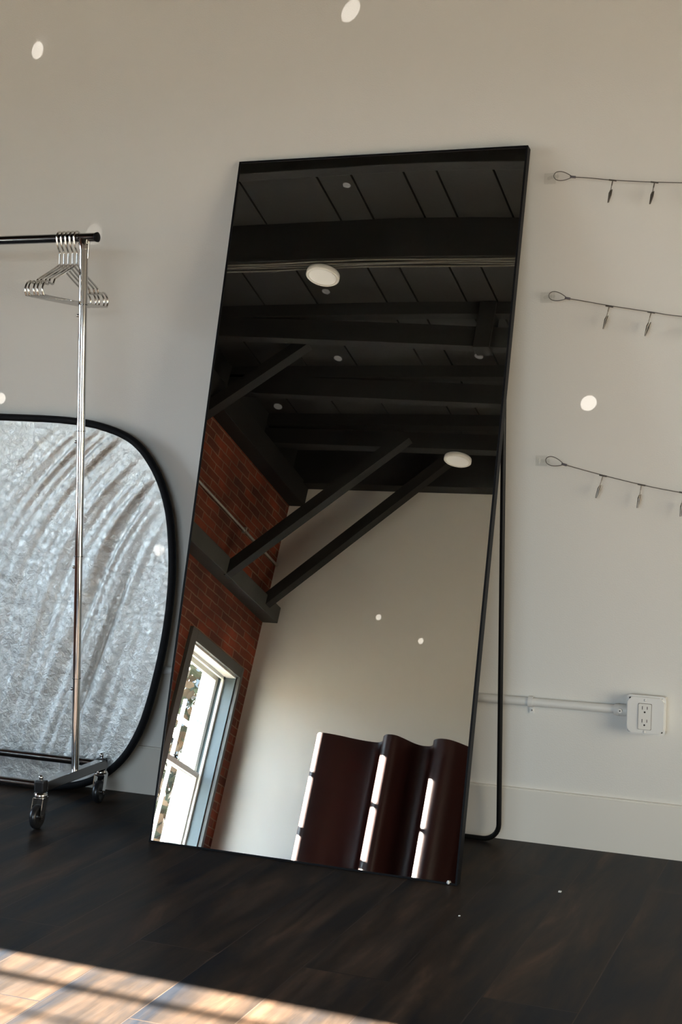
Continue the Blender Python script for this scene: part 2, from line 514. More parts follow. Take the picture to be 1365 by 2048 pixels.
# windows: casing, deep jamb, two sashes, glass
def make_window(idx, w, full):
    y0, y1, z0, z1 = w
    root = struct_root('window_%d' % idx, (X0, (y0+y1)/2, z0))
    if full:
        root['label'] = 'tall white sash window in brick wall seen low in the mirror'
    c = .034 if full else .06
    mb = MB()
    mb.box((X0-.004, y0-c, z0-.08), (X0+.028, y0, z1+.085), .002)
    mb.box((X0-.004, y1, z0-.08), (X0+.028, y1+.085, z1+.085), .002)
    mb.box((X0-.004, y0, z1), (X0+.028, y1, z1+.085), .002)
    mb.box((X0-.004, y0, z0-.08), (X0+.06, y1, z0), .002)
    mb.build('casing', M_grey, root)
    mb = MB()
    t = .012
    mb.box((X0-T, y0, z0), (X0-.004, y0+t, z1)); mb.box((X0-T, y1-t, z0), (X0-.004, y1, z1))
    mb.build('jamb', mat('jamb_paint', (.085, .115, .128), .45), root)
    MB().box((X0-T, y0, z1-t), (X0-.004, y1, z1)).box((X0-T, y0, z0), (X0-.004, y1, z0+t)).build('head_and_sill', M_sash, root)
    yi0, yi1 = y0+t, y1-t
    def stops(xa, xb, d):
        q = MB()
        q.box((xa, yi0, z0+t), (xb, yi0+d, z1-t)); q.box((xa, yi1-d, z0+t), (xb, yi1, z1-t)); q.box((xa, yi0, z1-t-d), (xb, yi1, z1-t))
        return q
    stops(X0-.115, X0-.095, .022).build('inner_stop', M_sash, root)
    zm = 1.585
    for nm, xa, xb, za, zb in (('lower_sash', X0-.145, X0-.117, z0+t, zm+.022), ('upper_sash', X0-.180, X0-.150, zm-.022, z1-t)):
        q = MB(); s_ = .040
        q.box((xa, yi0, za), (xb, yi0+s_, zb), .002); q.box((xa, yi1-s_, za), (xb, yi1, zb), .002)
        q.box((xa, yi0+s_, zb-.042), (xb, yi1-s_, zb), .002); q.box((xa, yi0+s_, za), (xb, yi1-s_, za+.05), .002)
        so = q.build(nm, M_sash, root)
        MB().box(((xa+xb)/2-.002, yi0+s_, za+.05), ((xa+xb)/2+.002, yi1-s_, zb-.042)).build('pane', M_glass, so)
    if full:
        ym = (y0+y1)/2+.02
        q = MB().box((X0-.14, ym-.03, zm+.022), (X0-.118, ym+.03, zm+.030), .001)
        q.cyl((X0-.13, ym, zm+.03), (X0-.13, ym, zm+.042), .009)
        q.box((X0-.135, ym-.004, zm+.038), (X0-.105, ym+.030, zm+.044), .001)
        q.build('sash_latch', M_black, root)
    return root
make_window(1, WIN[0], True)
make_window(2, WIN[1], False)  # unseen window, added to bring in more cool light
make_window(3, WIN[2], False)
# unseen glass door added in the right wall to let fill light in
root = struct_root('added_door', (XR, (DY0+DY1)/2, 0))
q = MB()
for y in (DY0, (DY0+DY1)/2-.03, DY1-.06): q.box((XR+.02, y, 0), (XR+.07, y+.06, DZ))
q.box((XR+.02, DY0+.06, DZ-.06), (XR+.07, DY1-.06, DZ)); q.box((XR+.02, DY0+.06, 0), (XR+.07, DY1-.06, .05))
q.build('door_frame', M_sash, root)
MB().box((XR+.043, DY0+.06, .05), (XR+.047, DY1-.06, DZ-.06)).build('door_pane', M_glass, root)

# unseen box added outside the door to keep sky light out
struct(MB().box((XR+.13, -4.3, -.1), (3.6, -.4, -.01)).box((3.5, -4.3, 0), (3.6, -.4, 2.6)).box((XR+.13, -4.3, 2.3), (3.6, -.4, 2.6)).box((XR+.13, -4.4, 0), (3.6, -4.3, 2.6)).box((XR+.13, -.4, 0), (3.6, -.3, 2.6)), 'added_sky_blocker', M_ground)
# wide unseen window added behind the camera to light the back wall
root = struct_root('window_4', ((FW[0]+FW[1])/2, Y1, FW[2]))
q = MB()
for x in (FW[0], -.48, FW[1]-.06): q.box((x, Y1-.12, FW[2]), (x+.06, Y1-.07, FW[3]))
q.box((FW[0]+.06, Y1-.12, FW[2]), (FW[1]-.06, Y1-.07, FW[2]+.05)); q.box((FW[0]+.06, Y1-.12, FW[3]-.05), (FW[1]-.06, Y1-.07, FW[3]))
q.build('window_frame', M_sash, root)
MB().box((FW[0]+.05, Y1-.097, FW[2]+.04), (FW[1]-.05, Y1-.093, FW[3]-.04)).build('pane', M_glass, root)

# ------------------------------------------------------------------ roof timbers
def beam_solid(y, z0, z1, th, label, name='ceiling_beam'):
    r = MB().box((X0+.001, y-th, z0), (XR-.001, y, z1), .004)
    o = r.build(name, M_beam); tag(o, label, 'beam', 'ceiling beams running across the room')
    return origin(o, (X0, y, z0))
beam_solid(-1.08, 4.14, ZC, .07, 'dark timber beam under the ceiling nearest the white back wall')
beam_solid(-1.96, 4.14, ZC, .07, 'dark timber beam second from the white back wall')
beam_solid(-2.85, 4.14, ZC, .07, 'dark timber beam along the very top edge of the mirror image')
# beam that carries cables and the first round lamp
t2 = thing('ceiling_beam', 'deep dark timber beam carrying cables and the nearer round lamp', 'beam', (X0, -3.71, 4.14), 'ceiling beams running across the room')
MB().box((X0+.001, -3.80, 4.15), (XR-.001, -3.71, ZC), .004).build('timber', M_beam, t2)
q = MB()
for k in range(4):
    yy = -3.725-k*.022
    pts = [(X0+.02+i*.35, yy+.006*sin(i*1.7+k*2.1), 4.143-.004*(k % 2)) for i in range(23)]
    q.tube(pts, .0075, seg=8)
q.build('cable_run', mat('painted_cable', (.085, .078, .065), .6), t2)
def truss(y, label, lo, hi_t, blocks, th=.07):
    t = thing('ceiling_beam', label, 'beam', (X0, y, 4.1), 'ceiling beams running across the room')
    MB().box((X0+.001, y-th, 4.335), (XR-.001, y, ZC), .003).build('upper_chord', M_beam, t)
    MB().prism([(X0+.001, lo(X0)), (XR-.001, lo(XR)), (XR-.001, lo(XR)+hi_t), (X0+.001, lo(X0)+hi_t)], 1, y-th, y).build('lower_chord', M_beam, t)
    for bx in blocks:
        MB().box((bx, y-th-.02, lo(bx)-.02), (bx+.11, y+.02, ZC-.01), .003).build('timber_block', M_beam, t)
    return t
truss(-4.62, 'split dark roof beam with a square timber block at its middle', lambda x: 4.155-.055*(x+4.0), .15, (-2.74, -.9, 1.2))
truss(-5.44, 'split dark roof beam between the blocked beam and the farther lamp', lambda x: 4.170-.045*(x+4.0), .15, (-.9, 1.2))
truss(-6.17, 'dark roof beam carrying the farther round lamp', lambda x: 4.15-.02*(x+4.0), .13, (-1.9, .8), .09)
beam_solid(-6.80, 4.125, ZC, .119, 'dark roof beam set against the far white wall')
# timber plates on the brick wall
o = MB().box((X0, Y1+.001, 2.93), (X0+.135, -.02, 3.065), .006).build('wall_timber', mat('grey_painted_timber', (.060, .062, .055), .7, bump=.5, bscale=30, var=.2), None)
tag(origin(o, (X0, -3.4, 2.93)), 'grey painted timber ledger along the brick wall above the window', 'beam', 'timbers fixed along the brick wall')
o = MB().box((X0, Y1+.001, 3.965), (X0+.14, -.02, 4.15), .006).box((X0+.0005, Y1+.001, 4.14), (X0+.02, -.02, 4.428)).build('wall_timber', M_beam, None)
tag(origin(o, (X0, -3.4, 3.965)), 'dark timber plate along the top of the brick wall under the beams', 'beam', 'timbers fixed along the brick wall')
def brace(y, a, b_, label, w=.085, th=.085):
    a = V((a[0], y, a[1])); b_ = V((b_[0], y, b_[1]))
    d = (b_-a).normalized(); n = V((-d.z, 0, d.x))
    pts = [a+n*w/2, b_+n*w/2, b_-n*w/2, a-n*w/2]
    q = MB().prism([(p.x, p.z) for p in pts], 1, y-th/2, y+th/2)
    o = q.build('knee_brace', M_beam)
    tag(origin(o, a), label, 'beam', 'diagonal braces from the brick wall to the roof beams')
brace(-5.10, (-4.90, 3.81), (-4.17, 4.42), 'diagonal dark brace highest and nearest in the mirror image')
brace(-5.95, (-4.86, 2.95), (-3.62, 4.12), 'diagonal dark brace rising from the middle of the grey ledger')
brace(-6.68, (-4.88, 2.98), (-3.55, 4.30), 'diagonal dark brace closest to the far white wall')
# pipe along the brick
t = thing('wall_pipe', 'thin metal pipe running along the brick between the two timbers', 'pipe', (X0, -3.5, 3.43))
MB().tube([(-4.932, Y1+.01, 3.425), (-4.932, -5.0, 3.44), (-4.932, -.05, 3.45)], .011, seg=10).build('pipe', M_pipe, t)
for y in (-6.25, -4.6, -3.0, -1.4):
    MB().box((-4.95, y, 3.41), (-4.918, y+.016, 3.458), .002).build('pipe_clip', M_pipe, t)
# round lamps
def lamp(x, y, z, label):
    t = thing('ceiling_lamp', label, 'lamp', (x, y, z), 'round ceiling lamps')
    MB().disc((x, y, z), (0, 0, -1), [(0, -.012), (.103, -.012), (.105, 0), (.105, .016), (.100, .020), (.088, .020), (.086, .017)], 40).build('lamp_rim', M_lampr, t)
    MB().disc((x, y, z), (0, 0, -1), [(.0865, .0165), (.05, .0185), (0, .019)], 40).build('diffuser', M_lamp, t)
    MB().box((x-.06, y-.06, z+.012), (x+.06, y+.06, z+.020), .003).build('mounting_box', M_beam, t)
lamp(-3.50, -3.83, 4.118, 'round white ceiling lamp, the larger and nearer one in the mirror')
lamp(-3.33, -6.30, 4.118, 'round white ceiling lamp, the smaller one near the far wall')

# ------------------------------------------------------------------ things outside the window
o = MB().box((-70, -70, -.5), (60, 60, -.25)).build('outside_ground', M_ground); o['kind'] = 'structure'
t = thing('picket_fence', 'white picket railing seen through the window in the mirror', 'fence', (-5.8, -7.4, -.25))
MB().box((-5.815, -8.0, 2.215), (-5.785, -5.2, 2.250)).build('rail', M_fence, t)
for y in (-7.145, -7.325, -7.515, -7.700):
    MB().box((-5.812, y-.016, -.25), (-5.790, y+.016, 2.405), .004).build('picket', M_fence, t)
o = MB().box((-6.06, -9.9, -.25), (-5.95, -8.15, 3.9), .01).build('porch_pier', M_stucco)
tag(origin(o, (-6.1, -8.7, -.25)), 'broad white pier outside the window behind the pickets', 'pier')
t = thing('stripe_shadow_posts', 'unseen slim white posts added outside to cast shadow stripes on the floor', 'fence', (-5.8, -1.8, -.25))  # unseen posts, added only for the stripes they shade on the floor
q = MB()
for y, hw in ((-1.285, .014), (-1.43, .007), (-1.80, .014)): q.box((-5.815, y-hw, -.25), (-5.785, y+hw, 2.9))
q.build('post', M_fence, t)
o = MB().box((-33, -80, -.25), (-30, -22, 27)).build('neighbour_building', M_farwall)
tag(origin(o, (-31, -50, -.25)), 'grey building far outside the window', 'building')
def tree(x, y, h, r, seed, label, leafm):
    random.seed(seed)
    t = thing('garden_tree', label, 'tree', (x, y, -.25), 'trees outside the window')
    q = MB(); q.tube([(x, y, -.25), (x+.1, y+.1, h*.5), (x-.1, y, h)], [.16, .12, .06], seg=8)
    for k in range(9):
        a = random.random()*6.28; e = random.uniform(.3, 1.1)
        q.tube([(x, y, h*.55), (x+cos(a)*r*.8*cos(e), y+sin(a)*r*.8*cos(e), h*.75+r*.8*sin(e))], [.05, .015], seg=6)
    q.build('trunk', M_bark, t)
    for mt_, cnt in ((leafm[0], 800), (leafm[1], 500)):
        bm = bmesh.new()
        for k in range(cnt):
            d = V((random.gauss(0, 1), random.gauss(0, 1), random.gauss(0, .9))).normalized()*r*random.uniform(.35, 1.05)
            c = V((x, y, h)) + d
            s_ = random.uniform(.06, .15)
            e1 = V((random.gauss(0, 1), random.gauss(0, 1), random.gauss(0, 1))).normalized()
            e2 = e1.orthogonal().normalized()
            vs = [bm.verts.new(c+e1*s_*cos(6.283*j/6)+e2*s_*.7*sin(6.283*j/6)) for j in range(6)]
            bm.faces.new(vs)
        me = bpy.data.meshes.new('leaves'); bm.to_mesh(me); bm.free(); me.materials.append(mt_)
        oo = bpy.data.objects.new('leaves', me); COL.objects.link(oo)
        me.transform(Matrix.Translation(-V((x, y, -.25)))); oo.parent = t
tree(-13.5, -21.2, 6.3, 1.7, 3, 'leafy green and orange tree filling the upper window pane', (M_leafg, M_leafo))
tree(-10.6, -16.2, 3.0, 1.15, 5, 'lower bushy tree behind the white pickets', (M_leafo, M_leafg))

# ------------------------------------------------------------------ wavy screen at the far side of the room
pts = [(-3.992, -6.31), (-3.972, -6.245), (-3.947, -6.200), (-3.904, -6.180), (-3.802, -6.207), (-3.708, -6.253), (-3.609, -6.287), (-3.520, -6.287),
       (-3.460, -6.217), (-3.425, -6.117), (-3.380, -6.057), (-3.324, -6.055), (-3.283, -6.122), (-3.245, -6.208), (-3.206, -6.252), (-3.164, -6.260), (-3.118, -6.243),
       (-3.078, -6.177), (-3.050, -6.087), (-3.005, -6.039), (-2.947, -6.028), (-2.896, -6.065), (-2.835, -6.157), (-2.775, -6.237), (-2.695, -6.257),
       (-2.635, -6.19), (-2.605, -6.09), (-2.545, -6.045), (-2.485, -6.06), (-2.415, -6.15), (-2.355, -6.237), (-2.275, -6.257), (-2.205, -6.17), (-2.155, -6.07), (-2.085, -6.05)]
path = catmull([(a, b_, 0) for a, b_ in pts], 6)
bm = bmesh.new()
TH = .012
cols = []
for i, p in enumerate(path):
    t_ = (path[min(i+1, len(path)-1)] - path[max(i-1, 0)]).normalized()
    n_ = V((-t_.y, t_.x, 0))
    cols.append([bm.verts.new(p + n_*s_*TH/2 + V((0, 0, z))) for s_, z in ((1, 0.0), (1, 1.88), (-1, 1.88), (-1, 0.0))])
for A, B in zip(cols, cols[1:]):
    for k in range(4):
        f = bm.faces.new((A[k], A[(k+1) % 4], B[(k+1) % 4], B[k]))
        f.smooth = k in (0, 2)
bm.faces.new(list(reversed(cols[0]))); bm.faces.new(cols[-1])
for e in bm.edges:
    if abs(e.verts[0].co.z-e.verts[1].co.z) < .01: e.smooth = False
q = MB(); q.bm.free(); q.bm = bm
o = q.build('folding_screen', M_screen)
tag(origin(o, (-2.97, -6.15, 0)), 'tall wavy dark brown screen with sunlit strips reflected in the mirror', 'screen')

# ------------------------------------------------------------------ leaning mirror
TILT, MYAW = radians(13.568), radians(-.865)
nM = V((sin(MYAW)*cos(TILT), -cos(MYAW)*cos(TILT), sin(TILT)))
BL = V((-1.8350, -0.4704, 0.0)); BR = V((-0.9757, -0.4860, 0.0))
wM = V((cos(MYAW), sin(MYAW), 0))
BR = BL + wM*(BR-BL).length
uM = nM.cross(wM) * -1
if uM.z < 0: uM = -uM
uM = (uM - wM*uM.dot(wM)).normalized()
nM = wM.cross(uM); nM = nM if nM.y < 0 else -nM
MW, MH = (BR-BL).length, 1.936
MM = Matrix((wM, uM, nM)).transposed().to_4x4(); MM.translation = BL   # local: x right, y up, z outwards
FD = .026
tm = thing('standing_mirror', 'tall black framed mirror leaning back on the dark floor', 'mirror', ((BL+BR)/2))
q = MB(); fw = .0055
q.box((0, 0, -FD), (fw, MH, .0015), .0008, MM); q.box((MW-fw, 0, -FD), (MW, MH, .0015), .0008, MM)
q.box((fw, 0, -FD), (MW-fw, fw, .0015), .0008, MM); q.box((fw, MH-fw, -FD), (MW-fw, MH, .0015), .0008, MM)
q.build('mirror_frame', M_black, tm)
# glass with the slight bow and twist of a real sheet (millimetres)
GX, GY = 40, 80
bm = bmesh.new()
def warp(a, b_):
    g = max(0.0, (a-.40)/.60)**2
    t = max(0.0, b_-.62)/.38
    f = (t*t*t - .5*t**4)*.38*MH      # slope grows from 0 to its full value by the top edge
    return -.0045*g*f
gv = [[bm.verts.new(MM @ V((fw + (MW-2*fw)*i/GX, fw + (MH-2*fw)*j/GY, -.0005+warp(i/GX, j/GY)))) for i in range(GX+1)] for j in range(GY+1)]
for j in range(GY):
    for i in range(GX):
        bm.faces.new((gv[j][i], gv[j][i+1], gv[j+1][i+1], gv[j+1][i])).smooth = True
q = MB(); q.bm.free(); q.bm = bm
q.build('mirror_glass', M_mirror, tm)
MB().box((fw, fw, -.010), (MW-fw, MH-fw, -.006), 0, MM).build('back_board', M_black, tm)
# U shaped rear stand
def arc(c, r, a0, a1, ex, ey, n=8):
    return [V(c)+V(ex)*r*cos(a0+(a1-a0)*k/n)+V(ey)*r*sin(a0+(a1-a0)*k/n) for k in range(n+1)]
hz = 1.22
def back(z, x):   # point on the back face of the mirror at height z
    s_ = z/uM.z
    p = BL + wM*((x-BL.x)/wM.x) + uM*s_ - nM*(FD+.002)
    return p
TR_ = back(hz, -.985); TL_ = back(hz, -1.80)
foot = V((0, -.060, .0075))
BRf = V((-.985, foot.y, foot.z)); BLf = V((-1.80, foot.y, foot.z))
upv = (TR_-BRf).normalized()
rr = .045
pts = [TR_, BRf+upv*rr*3, BRf+upv*rr]
pts += arc(BRf+upv*rr+V((-rr, 0, 0)), rr, 0, -pi/2, (1, 0, 0), upv)[1:]
pts += [BLf+V((rr+.01, 0, 0))]
pts += arc(BLf+upv*rr+V((rr, 0, 0)), rr, -pi/2, -pi, (1, 0, 0), upv)
pts += [TL_]
MB().tube(pts, .0070, seg=14).build('rear_stand', M_blacktube, tm)
q = MB()
q.cyl(TL_, TR_-V((.004, 0, 0)), .006, seg=12)
q.build('stand_crossbar', M_black, tm)
P = MM @ V((MW-.022, .006, .004))
o = MB().sphere(P, .0042, 8, (1, .8, 1.2)).build('paper_crumb', M_crumb)
tag(origin(o, P), 'tiny white crumb at the lower right corner of the mirror', 'crumb', 'white crumbs')
for (x, y), lb in (((-.735, -.42), 'tiny white crumb on the floor right of the mirror'), ((-.905, -.70), 'tiny white crumb on the floor in front of the mirror corner')):
    s_ = .0035 if x > -.8 else .0022
    o = MB().box((x-s_, y-s_*1.3, 0.0003), (x+s_, y+s_, s_*.9), .0006).build('paper_crumb', M_crumb)
    tag(origin(o, (x, y, 0)), lb, 'crumb', 'white crumbs')

# ------------------------------------------------------------------ silver pop-up reflector leaning on the wall
half = [(-2.87, 1.145), (-2.62, 1.140), (-2.38, 1.132), (-2.24, 1.112), (-2.13, 1.068), (-2.055, .985), (-2.010, .885), (-1.990, .78), (-1.983, .66),
        (-1.992, .52), (-2.018, .37), (-2.060, .22), (-2.125, .110), (-2.215, .042), (-2.33, .008), (-2.50, .000), (-2.87, .000)]
hc = catmull([(a, 0, b_) for a, b_ in half], 6)
full = hc + [V((-5.74-p.x, 0, p.z)) for p in reversed(hc[1:-1])]
def lean(z):
    return -.105 + .065*(z/1.14)
tr_ = thing('pop_up_reflector', 'large rounded silver photo reflector with black rim leaning on the wall', 'reflector', (-2.87, -.1, 0))
cen = V((-2.87, 0, .57))
rimpts = []
for p in full:
    d = (cen-p); d.normalize()
    rimpts.append(V((p.x+d.x*.012, lean(p.z), p.z+d.z*.012+.001)))
bm = bmesh.new()
q = MB(); q.tube(rimpts, .0118, seg=10, closed=True, flat=1.0)
q.build('rim', M_rim, tr_)
NR, = (150,)
ring = [V((p.x, 0, p.z)) for p in rimpts]
n = len(ring)
def folds(x, z, t):
    # long folds pulled from the upper right bend, random crumple elsewhere
    u = x - .33*z - .95*max(0.0, z-.62)**2
    nn = noise.noise(V((u*4.5, z*1.1, 3.3)))
    n2 = noise.noise(V((u*9.0, z*1.6, 8.3)))
    w1 = sin(u*64 + 4.0*nn) + .7*sin(u*113+2.3+5*nn) + .45*sin(u*190+1.0+4*n2)
    zone = max(0.0, min(1.0, (x+2.68)/.45))
    zone = max(zone, .10)*(.85+.7*noise.noise(V((u*7, z*2.2, 6.6))))
    amp = .0060*zone
    h = amp*w1
    h += .0060*noise.noise(V((x*4+z*3.0, z*3-x*2, 1.7)))
    h += .0042*abs(noise.noise(V((x*11+z*5, z*8-x*4, 5.1))))
    h += .0022*abs(noise.noise(V((x*24-z*6, z*19+x*5, 9.1))))
    # puckers all along the rim
    h += .0016*(t**8)*sin((x*1.0-z*.6)*90)
    return h*(1-t**14)
bm = bmesh.new()
R_ = 110
# resample outline densely
dens = []
for i in range(n):
    for k in range(3):
        dens.append(ring[i].lerp(ring[(i+1) % n], k/3))
nd = len(dens)
prev = None
for j in range(R_+1):
    t = 1-(1-j/R_)**1.0
    row = []
    if j == 0:
        c0 = bm.verts.new(V((cen.x, lean(cen.z)-.0, cen.z))); prev = [c0]; continue
    for p in dens:
        q_ = cen.lerp(p, t)
        row.append(bm.verts.new(V((q_.x, lean(q_.z)-.004-folds(q_.x, q_.z, t), q_.z))))
    if len(prev) == 1:
        for k in range(nd): bm.faces.new((prev[0], row[(k+1) % nd], row[k])).smooth = True
    else:
        for k in range(nd): bm.faces.new((prev[k], prev[(k+1) % nd], row[(k+1) % nd], row[k])).smooth = True
    prev = row
q = MB(); q.bm.free(); q.bm = bm
oc = q.build('silver_cloth', M_silver, tr_)

# ------------------------------------------------------------------ garment rack
RX, PY = -2.170, -.300
tg = thing('garment_rack', 'chrome rolling garment rack with an adjustable post', 'garment rack', (RX, PY, 0))
def ring_tube(z0, z1, r):
    return MB().tube([(RX, PY, z0), (RX, PY, z1)], r, seg=28)
secs = [(.120, .387, .0108), (.387, .735, .0112), (.735, 1.090, .0116), (1.090, 1.445, .0120), (1.445, 1.615, .0126)]
for i, (a, b_, r) in enumerate(secs):
    so = ring_tube(a, b_-.001, r).build('post_section', M_chrome, tg)
    if i:
        MB().tube([(RX, PY, a-.0008), (RX, PY, a+.0018)], r+.0009, seg=24).build('collar', M_dchrome, so)
        MB().sphere((RX-.013, PY-.004, a-.030), .0048, 12).build('push_button', M_chrome2, so)
q = MB()   # slotted cap on the post top that clasps the rail
q.tube([(RX, PY, 1.600), (RX, PY, 1.6255), (RX, PY, 1.630)], [.0138, .0138, .0118], seg=28)
q.cyl((RX+.010, PY+.002, 1.575), (RX+.0135, PY+.002, 1.628), .0045, seg=14)
q.build('bracket', M_chrome, tg)
rl = MB().tube([(-3.95, PY+.004, 1.634), (RX+.040, PY+.004, 1.634)], .0123, seg=28).build('hanging_rail', M_dchrome, tg)
MB().disc((RX+.040, PY+.004, 1.634), (1, 0, 0), [(.0122, -.006), (.0134, -.003), (.0140, .002), (.0126, .003), (0, .0025)], 24).build('end_cap', M_black, rl)
for sx, in ((0,),):
    MB().box((RX-.014, -.462, .100), (RX+.014, -.142, .126), .002).build('base_bar', M_dchrome, tg)
for y in (-.466, -.146):
    MB().box((RX-.021, y-.013, .096), (RX+.010, y+.013, .129), .005).build('corner_socket', M_rubber, tg)
for y in (-.455, -.150):
    MB().tube([(-3.95, y, .112), (RX-.012, y, .112)], .0115, seg=20).build('lower_rail', M_dchrome, tg)
# far end frame
MB().tube([(-3.92, PY, .11), (-3.92, PY, 1.63)], .0115, seg=20).build('post_section', M_chrome, tg)
MB().box((-3.934, -.462, .100), (-3.906, -.142, .126), .002).build('base_bar', M_dchrome, tg)
def caster(x, y, rot):
    root_loc = V((x, y, 0))
    R = Matrix.Translation(root_loc) @ Matrix.Rotation(rot, 4, 'Z')
    def X(p): return R @ V(p)
    q = MB()
    q.tube([X((0, 0, .088)), X((0, 0, .136))], .0058, seg=12)
    q.sphere(X((0, 0, .137)), .0072, 10)
    q.disc(X((0, 0, .086)), (0, 0, 1), [(0, -.003), (.018, -.003), (.019, 0), (.018, .008), (.010, .012), (0, .012)], 20)
    co = q.build('caster', M_chrome, tg)
    q = MB()
    for s_ in (-1, 1):
        q.prism([(-.016, .082), (.016, .082), (.030, .040), (.024, .026), (.014, .026)], 1, s_*.0150-.001, s_*.0150+.001)
    q.box((-.016, -.016, .079), (.016, .016, .083), .001)
    for v in q.bm.verts: v.co = R @ v.co
    q.cyl(X((.020, -.019, .033)), X((.020, .019, .033)), .004, seg=10)
    q.build('fork', M_chrome, co)
    q = MB()
    ax = (R.to_3x3() @ V((0, 1, 0)))
    q.disc(X((.020, 0, .033)), ax, [(0, -.008), (.010, -.009), (.020, -.0075), (.0275, -.0105), (.0325, -.006), (.033, 0), (.0325, .006), (.0275, .0105), (.020, .0075), (.010, .009), (0, .008)], 36)
    q.build('wheel', M_rubber, co)
caster(RX-.005, -.468, radians(-84))
caster(RX-.005, -.146, radians(-80))
caster(-3.92, -.462, radians(-100))
caster(-3.92, -.150, radians(-80))

# hangers
def hanger_at(x, y0, yawd, label):
    t = thing('coat_hanger', label, 'coat hanger', (x, y0, 1.6485), 'chrome hangers at the end of the rack rail')
    R = Matrix.Translation((x, y0, 0)) @ Matrix.Rotation(radians(yawd), 4, 'Z')
    rw = .0027
    # hook over the rail
    hk = [(0, .0235*cos(a), 1.634+.0155*0 + .0175*sin(a)) for a in [radians(-60)+k*radians(20) for k in range(13)]]
    hk = [(0, p[1]*.80, p[2]) for p in hk]
    hk = hk[::-1] if hk[0][1] < 0 else hk
    last = hk[-1]
    neck = [(0, -.0165, 1.620), (0, -.0125, 1.609), (0, -.001, 1.594), (0, 0, 1.585), (0, 0, 1.560)]
    pts = [R @ V(p) for p in (hk + neck)]
    MB().tube(catmull(pts, 4), rw, seg=10).build('hook', M_chrome2, t)
    side = [(0, 0, 1.560), (0, .010, 1.555), (0, .060, 1.530), (0, .108, 1.508), (0, .116, 1.500), (0, .121, 1.4915), (0, .131, 1.4905), (0, .145, 1.496), (0, .158, 1.494), (0, .170, 1.484),
            (0, .174, 1.470), (0, .170, 1.459), (0, .160, 1.456), (0, .08, 1.455), (0, 0, 1.455)]
    left = [(0, -p[1], p[2]) for p in side]
    loop = [R @ V(p) for p in (side + left[::-1][1:-1])]
    lp = catmull(loop + [loop[0]], 4)[:-1]
    MB().tube(lp, rw, seg=10, closed=True).build('hanger_body', M_chrome2, t)
    return t
HL = ['chrome coat hanger farthest from the rack post in the bunch of five', 'chrome coat hanger second from the left hook in the bunch',
      'chrome coat hanger in the middle of the bunch of five', 'chrome coat hanger fourth from the left hook, next to last', 'chrome coat hanger nearest the rack post in the bunch']
for (x, dy, yw), lb in zip(((-2.250, .0, .8), (-2.236, .0, -.3), (-2.222, .0, .4), (-2.208, .0, -.3), (-2.194, .0, .3)), HL):
    hanger_at(x, PY+.004+dy, yw, lb)

# ------------------------------------------------------------------ wall wires with clips
def clip_wire(name, pts, clips, hook, label, hlabel, ferr):
    t = thing('photo_wire', label, 'wire', pts[0], 'steel clip wires strung on the wall')
    P = catmull(pts, 6)
    MB().tube(P, .0011, seg=8).build('cable', M_wire, t)
    # loop at the left end
    a = V(pts[0])
    L = .050; wv = .0135
    lp = []
    dirx = (V(pts[0])-V(pts[1])).normalized()
    up = V((0, 0, 1)); up = (up-dirx*up.dot(dirx)).normalized()
    for k in range(25):
        s_ = k/24
        ang = -pi + 2*pi*s_
        rad_x = L*(.5+.5*cos(ang))
        ww = wv*sin(ang)*(.55+.45*cos(ang*.0+0))*(sqrt(max(0, rad_x/L))*1.15)
        lp.append(a + dirx*(rad_x+.004) + up*(-ww) + V((0, -.004*(rad_x/L), 0)))
    MB().tube(lp, .0011, seg=8).build('end_loop', M_wire, t)
    q = MB(); q.tube([a-dirx*.004, a+dirx*.010], .0032, seg=10, flat=1.5); q.build('ferrule', mat('ferrule_metal', (.20, .18, .19), .5, metal=.8), t)
    for (cx, cz, bx, bz, op) in clips:
        top = V((cx, pts[0][1], cz)); bot = V((bx, pts[0][1]-.006, bz))
        d = (bot-top).normalized(); Lc = (bot-top).length
        q = MB()
        q.tube([top+V((-.010, 0, .0016)), top+V((.010, 0, -.0016))], .0021, seg=8)
        q.tube([top, top+d*Lc*.45], .0010, seg=8)
        q.tube([top, top+d*.014], .0016, seg=8)
        co = q.build('clip_stem', M_wire, t)
        q = MB()
        side = V((-d.z, 0, d.x)); side = side if side.x > 0 else -side
        s0 = top+d*Lc*.43
        def strip(pp, w):
            q.tube(pp, w, seg=8, flat=.9)
        sp = .0026+.002*op
        strip([s0, s0+d*Lc*.14-side*.0012, s0+d*Lc*.57-side*.0009], [.0016, .0028, .0014])
        strip([s0+side*sp*1.2-d*.002, s0+d*Lc*.20+side*sp, s0+d*Lc*.56+side*.0010], [.0012, .0026, .0012])
        q.cyl(s0+d*Lc*.2+V((0, -.004, 0)), s0+d*Lc*.2+V((0, .004, 0)), .0018, seg=8)
        q.build('clip_jaw', M_clip, co)
    # clear adhesive hook
    h = thing('adhesive_hook', hlabel, 'hook', (hook[0], 0, hook[1]), 'clear adhesive wall hooks')
    hx, hz_ = hook
    MB().box((hx-.024, -.0040, hz_-.014), (hx+.008, -.0003, hz_+.014), .0012).build('hook_base', M_clear, h)
    q = MB(); q.tube(catmull([(hx-.012, -.004, hz_), (hx-.006, -.013, hz_), (hx+.004, -.024, hz_), (hx+.014, -.026, hz_), (hx+.020, -.031, hz_)], 5), [.0042]*21, seg=10)
    q.box((hx+.018, -.0335, hz_-.012), (hx+.0205, -.030, hz_+.012), .0008)
    q.build('hook_arm', M_clear, h)
YW = -.025
